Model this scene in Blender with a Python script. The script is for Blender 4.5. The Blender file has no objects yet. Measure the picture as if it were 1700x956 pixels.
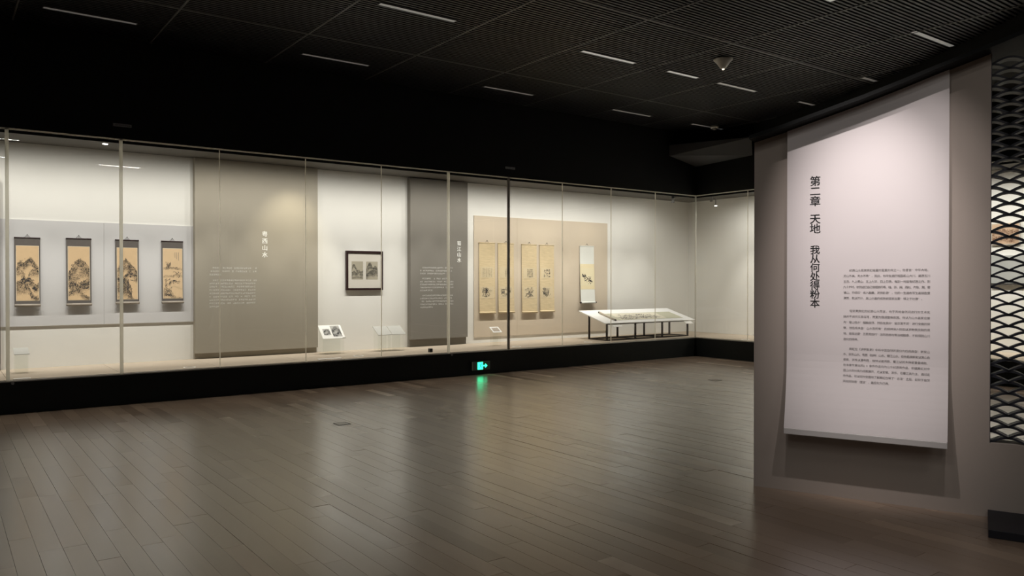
import bpy, bmesh, math, random
from mathutils import Vector, Matrix

# ------------------------------------------------------------------ scene, camera, light
SC = bpy.context.scene
COL = SC.collection
H_EYE, YAW, PITCH, FPX = 1.60, math.radians(36.42), math.radians(-0.46), 1297.0
cam_d = bpy.data.cameras.new('camera'); cam = bpy.data.objects.new('camera', cam_d); COL.objects.link(cam)
cam_d.sensor_fit = 'HORIZONTAL'; cam_d.sensor_width = 36.0; cam_d.lens = FPX / 1700.0 * 36.0
cam.location = (0, 0, H_EYE); cam.rotation_euler = (math.pi / 2 + PITCH, 0, -YAW)
cam_d.clip_start = 0.02; cam_d.clip_end = 100
SC.camera = cam
SC.view_settings.view_transform = 'Standard'; SC.view_settings.look = 'None'
SC.view_settings.gamma = 1.0; SC.view_settings.exposure = 0.0
SC.view_settings.use_curve_mapping = False
W = bpy.data.worlds.new('world'); SC.world = W; W.use_nodes = True
W.node_tree.nodes['Background'].inputs[0].default_value = (0.02, 0.021, 0.024, 1)
W.node_tree.nodes['Background'].inputs[1].default_value = 0.15

GLASS_Y, BACK_Y, GLASS_X, BACK_X = 11.20, 12.65, 13.18, 14.63
CASE_Z, RAIL_Z, CASE_TOP, CEIL_Z = 0.405, 3.437, 3.51, 4.75
PANE0, PANE = 0.698, 1.2485
# the free-standing wall: origin at its left foot, E along it, N out of it towards the visitors
WO = Vector((5.152, 3.793, 0)); WE = Vector((0.384, -0.923, 0)).normalized(); WN = Vector((-WE.y * -1, WE.x * -1, 0))
if WN.dot(-WO) < 0: WN = -WN
WALL_ROT = math.atan2(WE.y, WE.x)

def spot(name, loc, target, watts, deg, blend=0.6, radius=0.04, col=(1, 1, 1)):
    l = bpy.data.lights.new(name, 'SPOT'); l.energy = watts; l.spot_size = math.radians(deg); l.spot_blend = blend
    l.shadow_soft_size = radius; l.color = col
    o = bpy.data.objects.new(name, l); COL.objects.link(o); o.location = loc
    o.rotation_euler = (Vector(target) - Vector(loc)).to_track_quat('-Z', 'Y').to_euler()
    return o
CASE_COL = (1.0, 0.965, 0.90)
for i in range(-4, 20):                      # spots concealed behind the top rail of the long case
    x = PANE0 + (i + 0.5) * PANE / 2
    k = 1.0
    if 1.6 < x < 3.2: k = 0.95
    if x > 11.5: k = 0.72
    low = 0.72 if 3.25 < x < 5.2 else 0.85 if 6.9 < x < 8.2 else 1.0      # the two grey boards are lit less at the foot
    spot('case_spot', (x, 11.62, 3.49), (x + 0.04, 12.65, 0.75), 33 * k, 146, 0.9, 0.02, CASE_COL)
    spot('case_spot', (x, 11.62, 3.47), (x + 0.04, 12.65, 0.65), 100 * k * low, 46, 1.0, 0.02, CASE_COL)
spot('case_accent', (4.75, 11.6, 3.45), (4.7, 12.55, 2.35), 62, 64, 1.0, 0.05, (1, 0.9, 0.68))
for x in (8.7, 9.75, 10.3, 11.3):
    spot('case_accent', (x, 11.6, 3.45), (x, 12.6, 2.0), 16, 60, 1.0, 0.04, (1, 0.92, 0.74))
for i in range(0, 14):                       # and of the return case on the right
    y = 10.75 - i * PANE / 2
    spot('case_spot', (13.62, y, 3.49), (14.63, y, 0.75), 34, 146, 0.9, 0.02, CASE_COL)
    spot('case_spot', (13.62, y, 3.47), (14.63, y, 0.65), 102, 46, 1.0, 0.02, CASE_COL)
def wall_pt(s, z, off=0.0):
    return WO + WE * s + WN * off + Vector((0, 0, z))
# two gallery spots on the chapter wall, hung from the ceiling in front of it
spot('gallery_spot', wall_pt(0.45, 4.70, 1.75), wall_pt(0.80, 1.78, 0), 400, 30, 1.0, 0.03, (1, 0.90, 0.87))
spot('gallery_spot', wall_pt(1.60, 4.70, 1.75), wall_pt(0.95, 1.78, 0), 255, 31, 1.0, 0.03, (1, 0.90, 0.87))
# a gallery spot over the room beyond the chapter wall
def fill_strip(loc, watts, col=(1, 0.96, 0.9)):
    l = bpy.data.lights.new('fill_strip_light', 'AREA'); l.shape = 'RECTANGLE'; l.size = 1.0; l.size_y = 0.07; l.energy = watts; l.color = col
    o = bpy.data.objects.new('fill_strip_light', l); COL.objects.link(o); o.location = loc
for x, y in ((-2.0, 1.9), (1.0, 1.9), (-2.0, -1.1), (1.0, -1.1), (4.05, -1.1)):     # added soft fill at ceiling height over and behind the camera, lifts the shadows
    fill_strip((x, y, 4.74), 19)
spot('gallery_spot', (9.2, 2.2, 4.7), (8.6, 1.0, 0), 60, 80, 0.8, 0.05, (0.9, 0.93, 1.0))

# ------------------------------------------------------------------ materials
MATS = {}
def mat(name, rgb, rough=0.6, metal=0.0, spec=0.5, noise=0.0, nscale=20.0, bump=0.0, bscale=200.0, stretch=None):
    if name in MATS: return MATS[name]
    m = bpy.data.materials.new(name); m.use_nodes = True; t = m.node_tree
    b = t.nodes['Principled BSDF']
    b.inputs['Base Color'].default_value = (*rgb, 1); b.inputs['Roughness'].default_value = rough
    b.inputs['Metallic'].default_value = metal; b.inputs['Specular IOR Level'].default_value = spec
    if noise or bump:
        tc = t.nodes.new('ShaderNodeTexCoord'); src = tc.outputs['Object']
        if stretch:
            mp = t.nodes.new('ShaderNodeMapping'); mp.inputs['Scale'].default_value = stretch
            t.links.new(src, mp.inputs[0]); src = mp.outputs[0]
    if noise:
        n = t.nodes.new('ShaderNodeTexNoise'); n.inputs['Scale'].default_value = nscale; n.inputs['Detail'].default_value = 4
        t.links.new(src, n.inputs[0])
        mx = t.nodes.new('ShaderNodeMix'); mx.data_type = 'RGBA'
        mx.inputs[6].default_value = (*[c * (1 - noise) for c in rgb], 1)
        mx.inputs[7].default_value = (*[min(1, c * (1 + noise)) for c in rgb], 1)
        t.links.new(n.outputs[0], mx.inputs[0]); t.links.new(mx.outputs[2], b.inputs['Base Color'])
    if bump:
        n2 = t.nodes.new('ShaderNodeTexNoise'); n2.inputs['Scale'].default_value = bscale; n2.inputs['Detail'].default_value = 3
        t.links.new(src, n2.inputs[0])
        bp = t.nodes.new('ShaderNodeBump'); bp.inputs['Strength'].default_value = bump; bp.inputs['Distance'].default_value = 0.002
        t.links.new(n2.outputs[0], bp.inputs['Height']); t.links.new(bp.outputs[0], b.inputs['Normal'])
    MATS[name] = m
    return m
def emit(name, rgb, strength):
    if name in MATS: return MATS[name]
    m = bpy.data.materials.new(name); m.use_nodes = True; b = m.node_tree.nodes['Principled BSDF']
    b.inputs['Base Color'].default_value = (*[min(1, c) * 0.6 for c in rgb], 1)
    b.inputs['Emission Color'].default_value = (*rgb, 1); b.inputs['Emission Strength'].default_value = strength
    MATS[name] = m
    return m
def glass(name, tint=(0.985, 0.985, 0.978), ior=1.45, rough=0.0):
    m = bpy.data.materials.new(name); m.use_nodes = True; t = m.node_tree
    for n in list(t.nodes): t.nodes.remove(n)
    out = t.nodes.new('ShaderNodeOutputMaterial'); mix = t.nodes.new('ShaderNodeMixShader')
    tr = t.nodes.new('ShaderNodeBsdfTransparent'); gl = t.nodes.new('ShaderNodeBsdfGlossy'); fr = t.nodes.new('ShaderNodeFresnel')
    tr.inputs[0].default_value = (*tint, 1); gl.inputs['Roughness'].default_value = rough; fr.inputs[0].default_value = ior
    ge = t.nodes.new('ShaderNodeNewGeometry'); su = t.nodes.new('ShaderNodeMath'); su.operation = 'SUBTRACT'; su.inputs[0].default_value = 1.0
    mu = t.nodes.new('ShaderNodeMath'); mu.operation = 'MULTIPLY'      # the sheet reflects on its outer faces only
    t.links.new(ge.outputs['Backfacing'], su.inputs[1]); t.links.new(su.outputs[0], mu.inputs[0]); t.links.new(fr.outputs[0], mu.inputs[1])
    t.links.new(mu.outputs[0], mix.inputs[0]); t.links.new(tr.outputs[0], mix.inputs[1]); t.links.new(gl.outputs[0], mix.inputs[2])
    t.links.new(mix.outputs[0], out.inputs[0])
    MATS[name] = m
    return m
GLASS = glass('case_glass'); ACRYLIC = glass('clear_acrylic', (0.975, 0.98, 0.97), 1.18, 0.02)
WHITE = mat('case_white_paint', (0.80, 0.79, 0.74), 0.75, noise=0.02, nscale=3, bump=0.15, bscale=90)
STONE = mat('stone_grey_board', (0.335, 0.305, 0.245), 0.75, noise=0.03, nscale=4, bump=0.15, bscale=150)
DARKG = mat('dark_grey_board', (0.215, 0.20, 0.172), 0.75, noise=0.03, nscale=4, bump=0.15, bscale=150)
BLUEG = mat('blue_grey_board', (0.61, 0.605, 0.60), 0.8, noise=0.015, nscale=5)
BEIGE = mat('beige_board', (0.60, 0.515, 0.40), 0.8, noise=0.02, nscale=5)
SHADOWPAINT = mat('painted_shadow', (0.05, 0.045, 0.04), 0.7)
BLACK = mat('black_paint', (0.007, 0.008, 0.008), 0.75, spec=0.25, noise=0.2, nscale=8)
PLINTH = mat('black_plinth_laminate', (0.008, 0.010, 0.009), 0.65, spec=0.25, noise=0.25, nscale=12)
CASEFLOOR = mat('case_floor_fabric', (0.44, 0.37, 0.285), 0.85, noise=0.06, nscale=6, bump=0.3, bscale=400)
def glow_edge(name, rgb, tr=0.7):
    m = bpy.data.materials.new(name); m.use_nodes = True; t = m.node_tree; b = t.nodes['Principled BSDF']; out = t.nodes['Material Output']
    b.inputs['Base Color'].default_value = (*rgb, 1); b.inputs['Roughness'].default_value = 0.4
    tl = t.nodes.new('ShaderNodeBsdfTranslucent'); tl.inputs[0].default_value = (*rgb, 1)
    mx = t.nodes.new('ShaderNodeMixShader'); mx.inputs[0].default_value = tr
    t.links.new(b.outputs[0], mx.inputs[1]); t.links.new(tl.outputs[0], mx.inputs[2]); t.links.new(mx.outputs[0], out.inputs[0]); return m
STEEL = mat('brushed_aluminium', (0.55, 0.54, 0.50), 0.35, metal=0.9, noise=0.05, nscale=30)
JOINT = glow_edge('clear_silicone_joint', (0.95, 0.93, 0.86), 0.85)
STILE = glow_edge('glass_edge_strip', (0.95, 0.94, 0.88), 0.85); STILED = glow_edge('smoked_edge_strip', (0.30, 0.28, 0.25), 0.5)
CASETOP = mat('case_ceiling_grey', (0.11, 0.105, 0.092), 0.8)
WALLP = mat('taupe_wall_paint', (0.42, 0.365, 0.325), 0.85, noise=0.03, nscale=2.5, bump=0.2, bscale=120)
BANNER = mat('banner_cloth', (0.80, 0.755, 0.76), 0.85, noise=0.015, nscale=4, bump=0.2, bscale=500)
INK = mat('black_print', (0.012, 0.012, 0.014), 0.6)
GREYINK = mat('grey_print', (0.17, 0.155, 0.155), 0.7)
WHITEINK = mat('white_print', (0.86, 0.86, 0.82), 0.7)
PALEINK = mat('pale_print', (0.84, 0.83, 0.78), 0.7)
LATT = mat('dark_powder_coat', (0.016, 0.018, 0.027), 0.55, noise=0.15, nscale=25)
NAVY = mat('navy_black_platform', (0.010, 0.011, 0.018), 0.5, noise=0.15, nscale=10)
SLATM = mat('black_aluminium_slat', (0.012, 0.013, 0.016), 0.5, noise=0.1, nscale=15)
RAILM = mat('dark_ceiling_rail', (0.09, 0.09, 0.09), 0.45)
PATCHSOFFIT = mat('light_patch_soffit', (0.10, 0.105, 0.115), 0.8)
TABLEW = mat('white_table_board', (0.82, 0.82, 0.80), 0.55)
IRON = mat('dark_iron_frame', (0.022, 0.015, 0.013), 0.5)
LABELW = mat('white_card', (0.84, 0.83, 0.78), 0.7)
SILKD = mat('dark_grey_silk_mount', (0.115, 0.102, 0.092), 0.7, noise=0.12, nscale=25, bump=0.2, bscale=300)
SILKB = mat('taupe_silk_lining', (0.33, 0.29, 0.24), 0.7, noise=0.05, nscale=20)
CREAM = mat('ivory_border', (0.72, 0.62, 0.46), 0.8)
YSILK = mat('yellow_silk_mount', (0.62, 0.50, 0.305), 0.75, noise=0.22, nscale=7, bump=1.0, bscale=9, stretch=(1, 1, 7))  # wrinkle shading put into the colour as stretched noise
YPAPER = mat('aged_yellow_paper', (0.63, 0.525, 0.34), 0.8, noise=0.06, nscale=9)
WSILK = mat('white_silk_mount', (0.74, 0.75, 0.70), 0.75, noise=0.03, nscale=9)
PALEY = mat('pale_gold_silk', (0.76, 0.66, 0.42), 0.75, noise=0.05, nscale=9)
ROSEWOOD = mat('dark_rosewood', (0.028, 0.012, 0.012), 0.35, noise=0.3, nscale=18, stretch=(1, 1, 6))
MATB = mat('picture_mount_card', (0.74, 0.685, 0.63), 0.85)
INKBROWN = mat('dry_ink', (0.055, 0.05, 0.048), 0.8)
INKMID = mat('thin_ink', (0.20, 0.18, 0.15), 0.8)
PLASTICW = mat('white_plastic', (0.82, 0.81, 0.78), 0.45)
PLASTICG = mat('grey_plate', (0.22, 0.22, 0.22), 0.4)

def floor_mat():
    m = bpy.data.materials.new('oak_plank'); m.use_nodes = True; t = m.node_tree; b = t.nodes['Principled BSDF']
    at = t.nodes.new('ShaderNodeAttribute'); at.attribute_name = 'tone'
    tc = t.nodes.new('ShaderNodeTexCoord'); mp = t.nodes.new('ShaderNodeMapping'); mp.inputs['Scale'].default_value = (15, 1.1, 1)
    ge = t.nodes.new('ShaderNodeNewGeometry'); t.links.new(ge.outputs['Position'], mp.inputs[0])
    add = t.nodes.new('ShaderNodeVectorMath'); add.operation = 'ADD'
    sc = t.nodes.new('ShaderNodeVectorMath'); sc.operation = 'SCALE'; sc.inputs['Scale'].default_value = 37.0
    t.links.new(at.outputs['Color'], sc.inputs[0]); t.links.new(mp.outputs[0], add.inputs[0]); t.links.new(sc.outputs[0], add.inputs[1])
    n = t.nodes.new('ShaderNodeTexNoise'); n.inputs['Scale'].default_value = 1.6; n.inputs['Detail'].default_value = 6; n.inputs['Distortion'].default_value = 1.2
    t.links.new(add.outputs[0], n.inputs[0])
    mx = t.nodes.new('ShaderNodeMix'); mx.data_type = 'RGBA'
    mx.inputs[6].default_value = (0.165, 0.110, 0.075, 1); mx.inputs[7].default_value = (0.42, 0.305, 0.212, 1)
    ma = t.nodes.new('ShaderNodeMath'); ma.operation = 'MULTIPLY_ADD'; ma.inputs[1].default_value = 0.85; 
    mb = t.nodes.new('ShaderNodeMath'); mb.operation = 'MULTIPLY_ADD'; mb.inputs[1].default_value = 0.22; mb.inputs[2].default_value = -0.06
    t.links.new(n.outputs[0], mb.inputs[0]); t.links.new(at.outputs['Fac'], ma.inputs[0]); t.links.new(mb.outputs[0], ma.inputs[2])
    t.links.new(ma.outputs[0], mx.inputs[0]); t.links.new(mx.outputs[2], b.inputs['Base Color'])
    r = t.nodes.new('ShaderNodeMapRange'); r.inputs[3].default_value = 0.27; r.inputs[4].default_value = 0.33
    t.links.new(n.outputs[0], r.inputs[0]); t.links.new(r.outputs[0], b.inputs['Roughness'])
    cr = t.nodes.new('ShaderNodeMapRange'); cr.inputs[3].default_value = 0.19; cr.inputs[4].default_value = 0.31      # varnish worn differently on each plank
    t.links.new(at.outputs['Fac'], cr.inputs[0]); t.links.new(cr.outputs[0], b.inputs['Coat Roughness'])
    b.inputs['Specular IOR Level'].default_value = 0.6
    b.inputs['Coat Weight'].default_value = 0.85; b.inputs['Coat IOR'].default_value = 1.6
    return m
OAK = floor_mat()

def ink_mat(name, paper, layers, seed, ink=(0.035, 0.034, 0.033), grain=22.0):
    """brush-and-ink hills on paper, from the picture's own uv: each layer = (ridge profile, depth, darkness, roughness of edge)"""
    m = bpy.data.materials.new(name); m.use_nodes = True; t = m.node_tree; b = t.nodes['Principled BSDF']; L = t.links.new
    b.inputs['Roughness'].default_value = 0.85; b.inputs['Specular IOR Level'].default_value = 0.2
    uv = t.nodes.new('ShaderNodeUVMap'); uv.uv_map = 'UVMap'
    sp = t.nodes.new('ShaderNodeSeparateXYZ'); L(uv.outputs[0], sp.inputs[0])
    mp = t.nodes.new('ShaderNodeMapping'); mp.inputs['Location'].default_value = (seed * 3.7, seed * 1.3, 0); mp.inputs['Scale'].default_value = (1, 2.4, 1)
    L(uv.outputs[0], mp.inputs[0])
    def noise(scale, det=4, dist=0.0):
        n = t.nodes.new('ShaderNodeTexNoise'); n.inputs['Scale'].default_value = scale; n.inputs['Detail'].default_value = det
        n.inputs['Distortion'].default_value = dist; L(mp.outputs[0], n.inputs[0]); return n.outputs[0]
    def op(o, a, bb=None, c=None):
        n = t.nodes.new('ShaderNodeMath'); n.operation = o
        for i, v in enumerate((a, bb, c)):
            if v is None: continue
            if isinstance(v, (int, float)): n.inputs[i].default_value = v
            else: L(v, n.inputs[i])
        return n.outputs[0]
    def ramp(v, a, bb, c=0.0, d=1.0):
        n = t.nodes.new('ShaderNodeMapRange'); n.interpolation_type = 'SMOOTHSTEP'; L(v, n.inputs[0])
        for i, q in enumerate((a, bb, c, d)): n.inputs[1 + i].default_value = q
        return n.outputs[0]
    n_lo, n_hi, n_mid = noise(5.0), noise(grain, 5, 1.5), noise(11.0, 4, 2.0)
    u = op('ADD', sp.outputs[0], op('MULTIPLY', op('SUBTRACT', n_lo, 0.5), 0.10)); v = sp.outputs[1]
    total = None
    for pts, depth, dark, edge in layers:
        fc = t.nodes.new('ShaderNodeFloatCurve'); cv = fc.mapping.curves[0]
        cv.points[0].location = pts[0]; cv.points[1].location = pts[-1]
        for p in pts[1:-1]: cv.points.new(*p)
        fc.mapping.update(); L(u, fc.inputs['Value'])
        d = op('SUBTRACT', op('ADD', fc.outputs[0], op('ADD', op('MULTIPLY', op('SUBTRACT', n_mid, 0.5), edge * 2.0), op('MULTIPLY', op('SUBTRACT', n_hi, 0.5), 0.05))), v)
        k = op('MULTIPLY', ramp(d, 0.0, 0.012), ramp(d, depth * 0.45, depth * 1.15, 1.0, 0.0))
        tex = ramp(n_hi, 0.42, 0.56, 0.30, 1.0)
        line = op('MULTIPLY', op('MULTIPLY', ramp(d, 0.0, 0.006), ramp(d, 0.010, 0.024, 1, 0)), 0.5)
        k = op('MULTIPLY', op('MAXIMUM', op('MULTIPLY', op('MULTIPLY', k, tex), ramp(n_lo, 0.36, 0.55, 0.45, 1.0)), line), dark)
        total = k if total is None else op('MAXIMUM', total, k)
    mx = t.nodes.new('ShaderNodeMix'); mx.data_type = 'RGBA'; mx.clamp_factor = True
    pm = t.nodes.new('ShaderNodeMix'); pm.data_type = 'RGBA'
    pm.inputs[6].default_value = (*[c * 0.92 for c in paper], 1); pm.inputs[7].default_value = (*[min(1, c * 1.08) for c in paper], 1); L(n_lo, pm.inputs[0])
    L(pm.outputs[2], mx.inputs[6]); mx.inputs[7].default_value = (*ink, 1); L(op('MULTIPLY', total, 1.35), mx.inputs[0]); L(mx.outputs[2], b.inputs['Base Color'])
    return m

# ------------------------------------------------------------------ mesh helpers
class MB:
    def __init__(s): s.v = []; s.f = []; s.uv = {}
    def quad(s, a, b, c, d, uv=None):
        i = len(s.v); s.v += [tuple(a), tuple(b), tuple(c), tuple(d)]; s.f.append((i, i + 1, i + 2, i + 3))
        if uv: s.uv[len(s.f) - 1] = uv
        return s
    def box(s, x0, y0, z0, x1, y1, z1):
        x0, x1 = min(x0, x1), max(x0, x1); y0, y1 = min(y0, y1), max(y0, y1); z0, z1 = min(z0, z1), max(z0, z1)
        i = len(s.v)
        s.v += [(x0, y0, z0), (x1, y0, z0), (x1, y1, z0), (x0, y1, z0), (x0, y0, z1), (x1, y0, z1), (x1, y1, z1), (x0, y1, z1)]
        s.f += [tuple(i + k for k in q) for q in ((3, 2, 1, 0), (4, 5, 6, 7), (0, 1, 5, 4), (1, 2, 6, 5), (2, 3, 7, 6), (3, 0, 4, 7))]
        return s
    def loft(s, rings, closed=True, caps=True):
        i = len(s.v); n = len(rings[0])
        for r in rings: s.v += [tuple(p) for p in r]
        for k in range(len(rings) - 1):
            for j in range(n if closed else n - 1):
                a = i + k * n + j; b = i + k * n + (j + 1) % n
                s.f.append((a, b, b + n, a + n))
        if caps and closed:
            s.f.append(tuple(i + j for j in range(n - 1, -1, -1))); s.f.append(tuple(i + (len(rings) - 1) * n + j for j in range(n)))
        return s
    def prism(s, poly, d):
        d = Vector(d); return s.loft([[Vector(p) for p in poly], [Vector(p) + d for p in poly]])
    def cyl(s, a, b, r, n=10, r2=None):
        a, b = Vector(a), Vector(b); ax = (b - a).normalized(); u = ax.orthogonal().normalized(); w = ax.cross(u); r2 = r if r2 is None else r2
        R = lambda c, q: [c + (u * math.cos(2 * math.pi * k / n) + w * math.sin(2 * math.pi * k / n)) * q for k in range(n)]
        return s.loft([R(a, r), R(b, r2)])
    def lathe(s, c, prof, n=16, axis='z'):
        rings = []
        for r, h in prof:
            rr = []
            for k in range(n):
                a = 2 * math.pi * k / n
                p = (r * math.cos(a), r * math.sin(a), h) if axis == 'z' else (r * math.cos(a), h, r * math.sin(a))
                rr.append((c[0] + p[0], c[1] + p[1], c[2] + p[2]))
            rings.append(rr)
        return s.loft(rings)
    def mesh(s, name, m, smooth=False):
        me = bpy.data.meshes.new(name); me.from_pydata(s.v, [], s.f)
        if s.uv:
            l = me.uv_layers.new(name='UVMap')
            for fi, uv in s.uv.items():
                for k, li in enumerate(me.polygons[fi].loop_indices): l.data[li].uv = uv[k]
        if m: me.materials.append(m)
        bm = bmesh.new(); bm.from_mesh(me); bmesh.ops.recalc_face_normals(bm, faces=bm.faces) if not s.uv else None
        bm.to_mesh(me); bm.free()
        if smooth:
            for p in me.polygons: p.use_smooth = True
        return me
    def build(s, name, m, parent=None, smooth=False, label=None, stuff=False):
        return link(name, s.mesh(name, m, smooth), parent, label, stuff)
def link(name, me, parent=None, label=None, stuff=False):
    o = bpy.data.objects.new(name, me); COL.objects.link(o)
    if parent: o.parent = parent
    if label: o['label'] = label
    if stuff: o['kind'] = 'stuff'
    return o
def thing(name, loc, label, cat, group=None, rotz=0.0):
    o = bpy.data.objects.new(name, None); COL.objects.link(o); o.location = loc; o.rotation_euler = (0, 0, rotz)
    o.empty_display_size = 0.1; return tag(o, label, cat, group)
def tag(o, label, cat, group=None):
    o['label'] = label; o['category'] = cat
    if group: o['group'] = group
    return o
def struct(o, label=None):
    o['kind'] = 'structure'
    if label: o['label'] = label
    return o
def bevel(o, w, seg=2):
    md = o.modifiers.new('bevel', 'BEVEL'); md.width = w; md.segments = seg; md.limit_method = 'ANGLE'; return o

# ------------------------------------------------------------------ writing
GL = {}
def glyph(ch, bold=0.0, res=2):
    k = (ch, bold, res)
    if k not in GL:
        c = bpy.data.curves.new('glyph', 'FONT'); c.body = ch; c.size = 1.0; c.resolution_u = res; c.offset = bold; c.fill_mode = 'FRONT'
        o = bpy.data.objects.new('glyph', c); COL.objects.link(o)
        dg = bpy.context.evaluated_depsgraph_get(); me = bpy.data.meshes.new_from_object(o.evaluated_get(dg))
        GL[k] = ([tuple(v.co) for v in me.vertices], [tuple(p.vertices) for p in me.polygons])
        bpy.data.objects.remove(o); bpy.data.curves.remove(c); bpy.data.meshes.remove(me)
    return GL[k]
def put_glyph(mb, ch, cx, cz, size, y, bold=0.0, res=2, place=None):
    """one character centred at cx, cz of the local xz plane, facing -y"""
    if bold:                              # heavier weight: the strokes laid again a hair to each side
        for k, (dx, dz) in enumerate(((-bold, 0), (bold, 0), (0, bold * 0.6))):
            lift = 0.0003 * k
            put_glyph(mb, ch, cx + dx * size, cz + dz * size, size, y - lift, 0.0, res, None if place is None else (lambda X, Z, lift=lift: place(X, Z) - lift))
        return
    vs, fs = glyph(ch, 0.0, res)
    if not vs: return
    ref, _ = glyph('国', 0.0, 2)
    x0, x1 = min(v[0] for v in ref), max(v[0] for v in ref); y0, y1 = min(v[1] for v in ref), max(v[1] for v in ref)
    em = max(x1 - x0, y1 - y0) * 1.10; mx, my = (x0 + x1) / 2, (y0 + y1) / 2
    k = size / em; i = len(mb.v)
    for v in vs:
        X, Z = cx + (v[0] - mx) * k, cz + (v[1] - my) * k
        mb.v.append((X, y if place is None else place(X, Z), Z))
    mb.f += [tuple(i + q for q in f) for f in fs]
def marks_line(mb, x0, x1, z, size, y, rng):
    """a line of print too small to read in the photograph: small strokes, one cluster for each character"""
    x = x0
    while x < x1 - size * 0.5:
        if rng.random() < 0.07: x += size; continue
        s = size * 0.40; cx = x + size * 0.5
        for q in rng.sample((-0.9, -0.3, 0.3, 0.9), rng.choice((2, 3))):
            mb.quad((cx - s, y, z + q * s - s * .12), (cx + s, y, z + q * s - s * .12), (cx + s, y, z + q * s + s * .12), (cx - s, y, z + q * s + s * .12))
        for q in rng.sample((-0.7, 0.0, 0.7), rng.choice((1, 2))):
            mb.quad((cx + q * s - s * .12, y, z - s), (cx + q * s + s * .12, y, z - s), (cx + q * s + s * .12, y, z + s), (cx + q * s - s * .12, y, z + s))
        x += size

# ------------------------------------------------------------------ floor
rng = random.Random(7)
fl = MB().box(-4, -4, -0.10, 16, 11.6, -0.012).build('floor', mat('subfloor', (0.05, 0.04, 0.03), 0.9)); struct(fl, 'dark oak plank floor')
PW = 0.128
planks = []
x = -4.0
while x < 16:
    y = -4.0 - rng.random() * 1.4
    while y < 11.25:
        ln = rng.choice((0.75, 1.05, 1.3, 1.45, 1.5)) * rng.uniform(0.95, 1.05)
        y0, y1 = max(y, -4), min(y + ln, 11.25)
        if y1 - y0 > 0.05: planks.append((x, y0, min(x + PW, 16), y1))
        y += ln
    x += PW
FW = Vector((math.sin(YAW), math.cos(YAW))); RT = Vector((math.cos(YAW), -math.sin(YAW)))
def plank_rank(p):
    c = Vector(((p[0] + p[2]) / 2, (p[1] + p[3]) / 2)); best = -1
    for yy in (p[1], c.y, p[3]):
        q = Vector((c.x, yy)); d = q.dot(FW)
        if d > 3.9 and abs(q.dot(RT)) < d * 0.68:
            hid = (q - Vector((WO.x, WO.y))).dot(Vector((WN.x, WN.y))) < 0 and (q - Vector((WO.x, WO.y))).dot(Vector((WE.x, WE.y))) > 0
            if not hid: best = max(best, (p[3] - p[1]) / d ** 3)
    return best
planks.sort(key=plank_rank, reverse=True)
def plank_geo(mb, tones, p, rs):
    g = 0.0004; b = 0.0009; h = rs.uniform(-0.0006, 0.0004)
    x0, y0, x1, y1 = p[0] + g, p[1] + g, p[2] - g, p[3] - g
    tx, ty = rs.uniform(-0.0006, 0.0006), rs.uniform(-0.001, 0.001)
    i = len(mb.v)
    mb.v += [(x0, y0, -0.012), (x1, y0, -0.012), (x1, y1, -0.012), (x0, y1, -0.012),
             (x0, y0, -b + h), (x1, y0, -b + h), (x1, y1, -b + h), (x0, y1, -b + h),
             (x0 + b, y0 + b, h), (x1 - b, y0 + b, h + tx), (x1 - b, y1 - b, h + tx + ty), (x0 + b, y1 - b, h + ty)]
    F = [(8, 9, 10, 11)]
    for lo in (0, 4):
        for k in range(4): F.append((lo + k, lo + (k + 1) % 4, lo + 4 + (k + 1) % 4, lo + 4 + k))
    mb.f += [tuple(i + q for q in f) for f in F]
    tn = min(1, max(0, rs.gauss(0.45, 0.24))); w = rs.random()
    tones += [(tn, w, rs.random(), 1)] * 12
def plank_mesh(name, ps):
    mb = MB(); tones = []
    for p in ps: plank_geo(mb, tones, p, rng)
    me = bpy.data.meshes.new(name); me.from_pydata(mb.v, [], mb.f); me.materials.append(OAK)
    a = me.attributes.new('tone', 'FLOAT_COLOR', 'POINT')
    for k, c in enumerate(tones): a.data[k].color = c
    return me
NPL = 300
for p in planks[:NPL]: link('plank', plank_mesh('plank', [p]), fl)
link('far_planks', plank_mesh('far_planks', planks[NPL:]), fl, stuff=True)

# ------------------------------------------------------------------ room shell beyond the picture
DARKWALL = mat('dark_gallery_wall', (0.05, 0.048, 0.046), 0.9)
struct(MB().box(-4.15, -4, 0, -4, 12.9, 5.4).build('wall_left', DARKWALL))
struct(MB().box(-4.15, -4.15, 0, 16.2, -4, 5.4).build('wall_rear', DARKWALL))
struct(MB().box(16.0, -4, 0, 16.15, 4.3, 5.4).build('wall_right', DARKWALL))
ce = struct(MB().box(-4.15, -4.15, 5.30, 16.2, 13, 5.42).build('ceiling', BLACK), 'black ceiling void above metal slat panels')
# long wall of the case and its return
struct(MB().box(-4, BACK_Y, 0, BACK_X + 0.12, BACK_Y + 0.12, CASE_TOP).build('wall_back', WHITE), 'white back wall of the long display case')
struct(MB().box(BACK_X, 2.0, 0, BACK_X + 0.12, BACK_Y, CASE_TOP).build('wall_far', WHITE), 'white back wall of the return display case')
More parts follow.
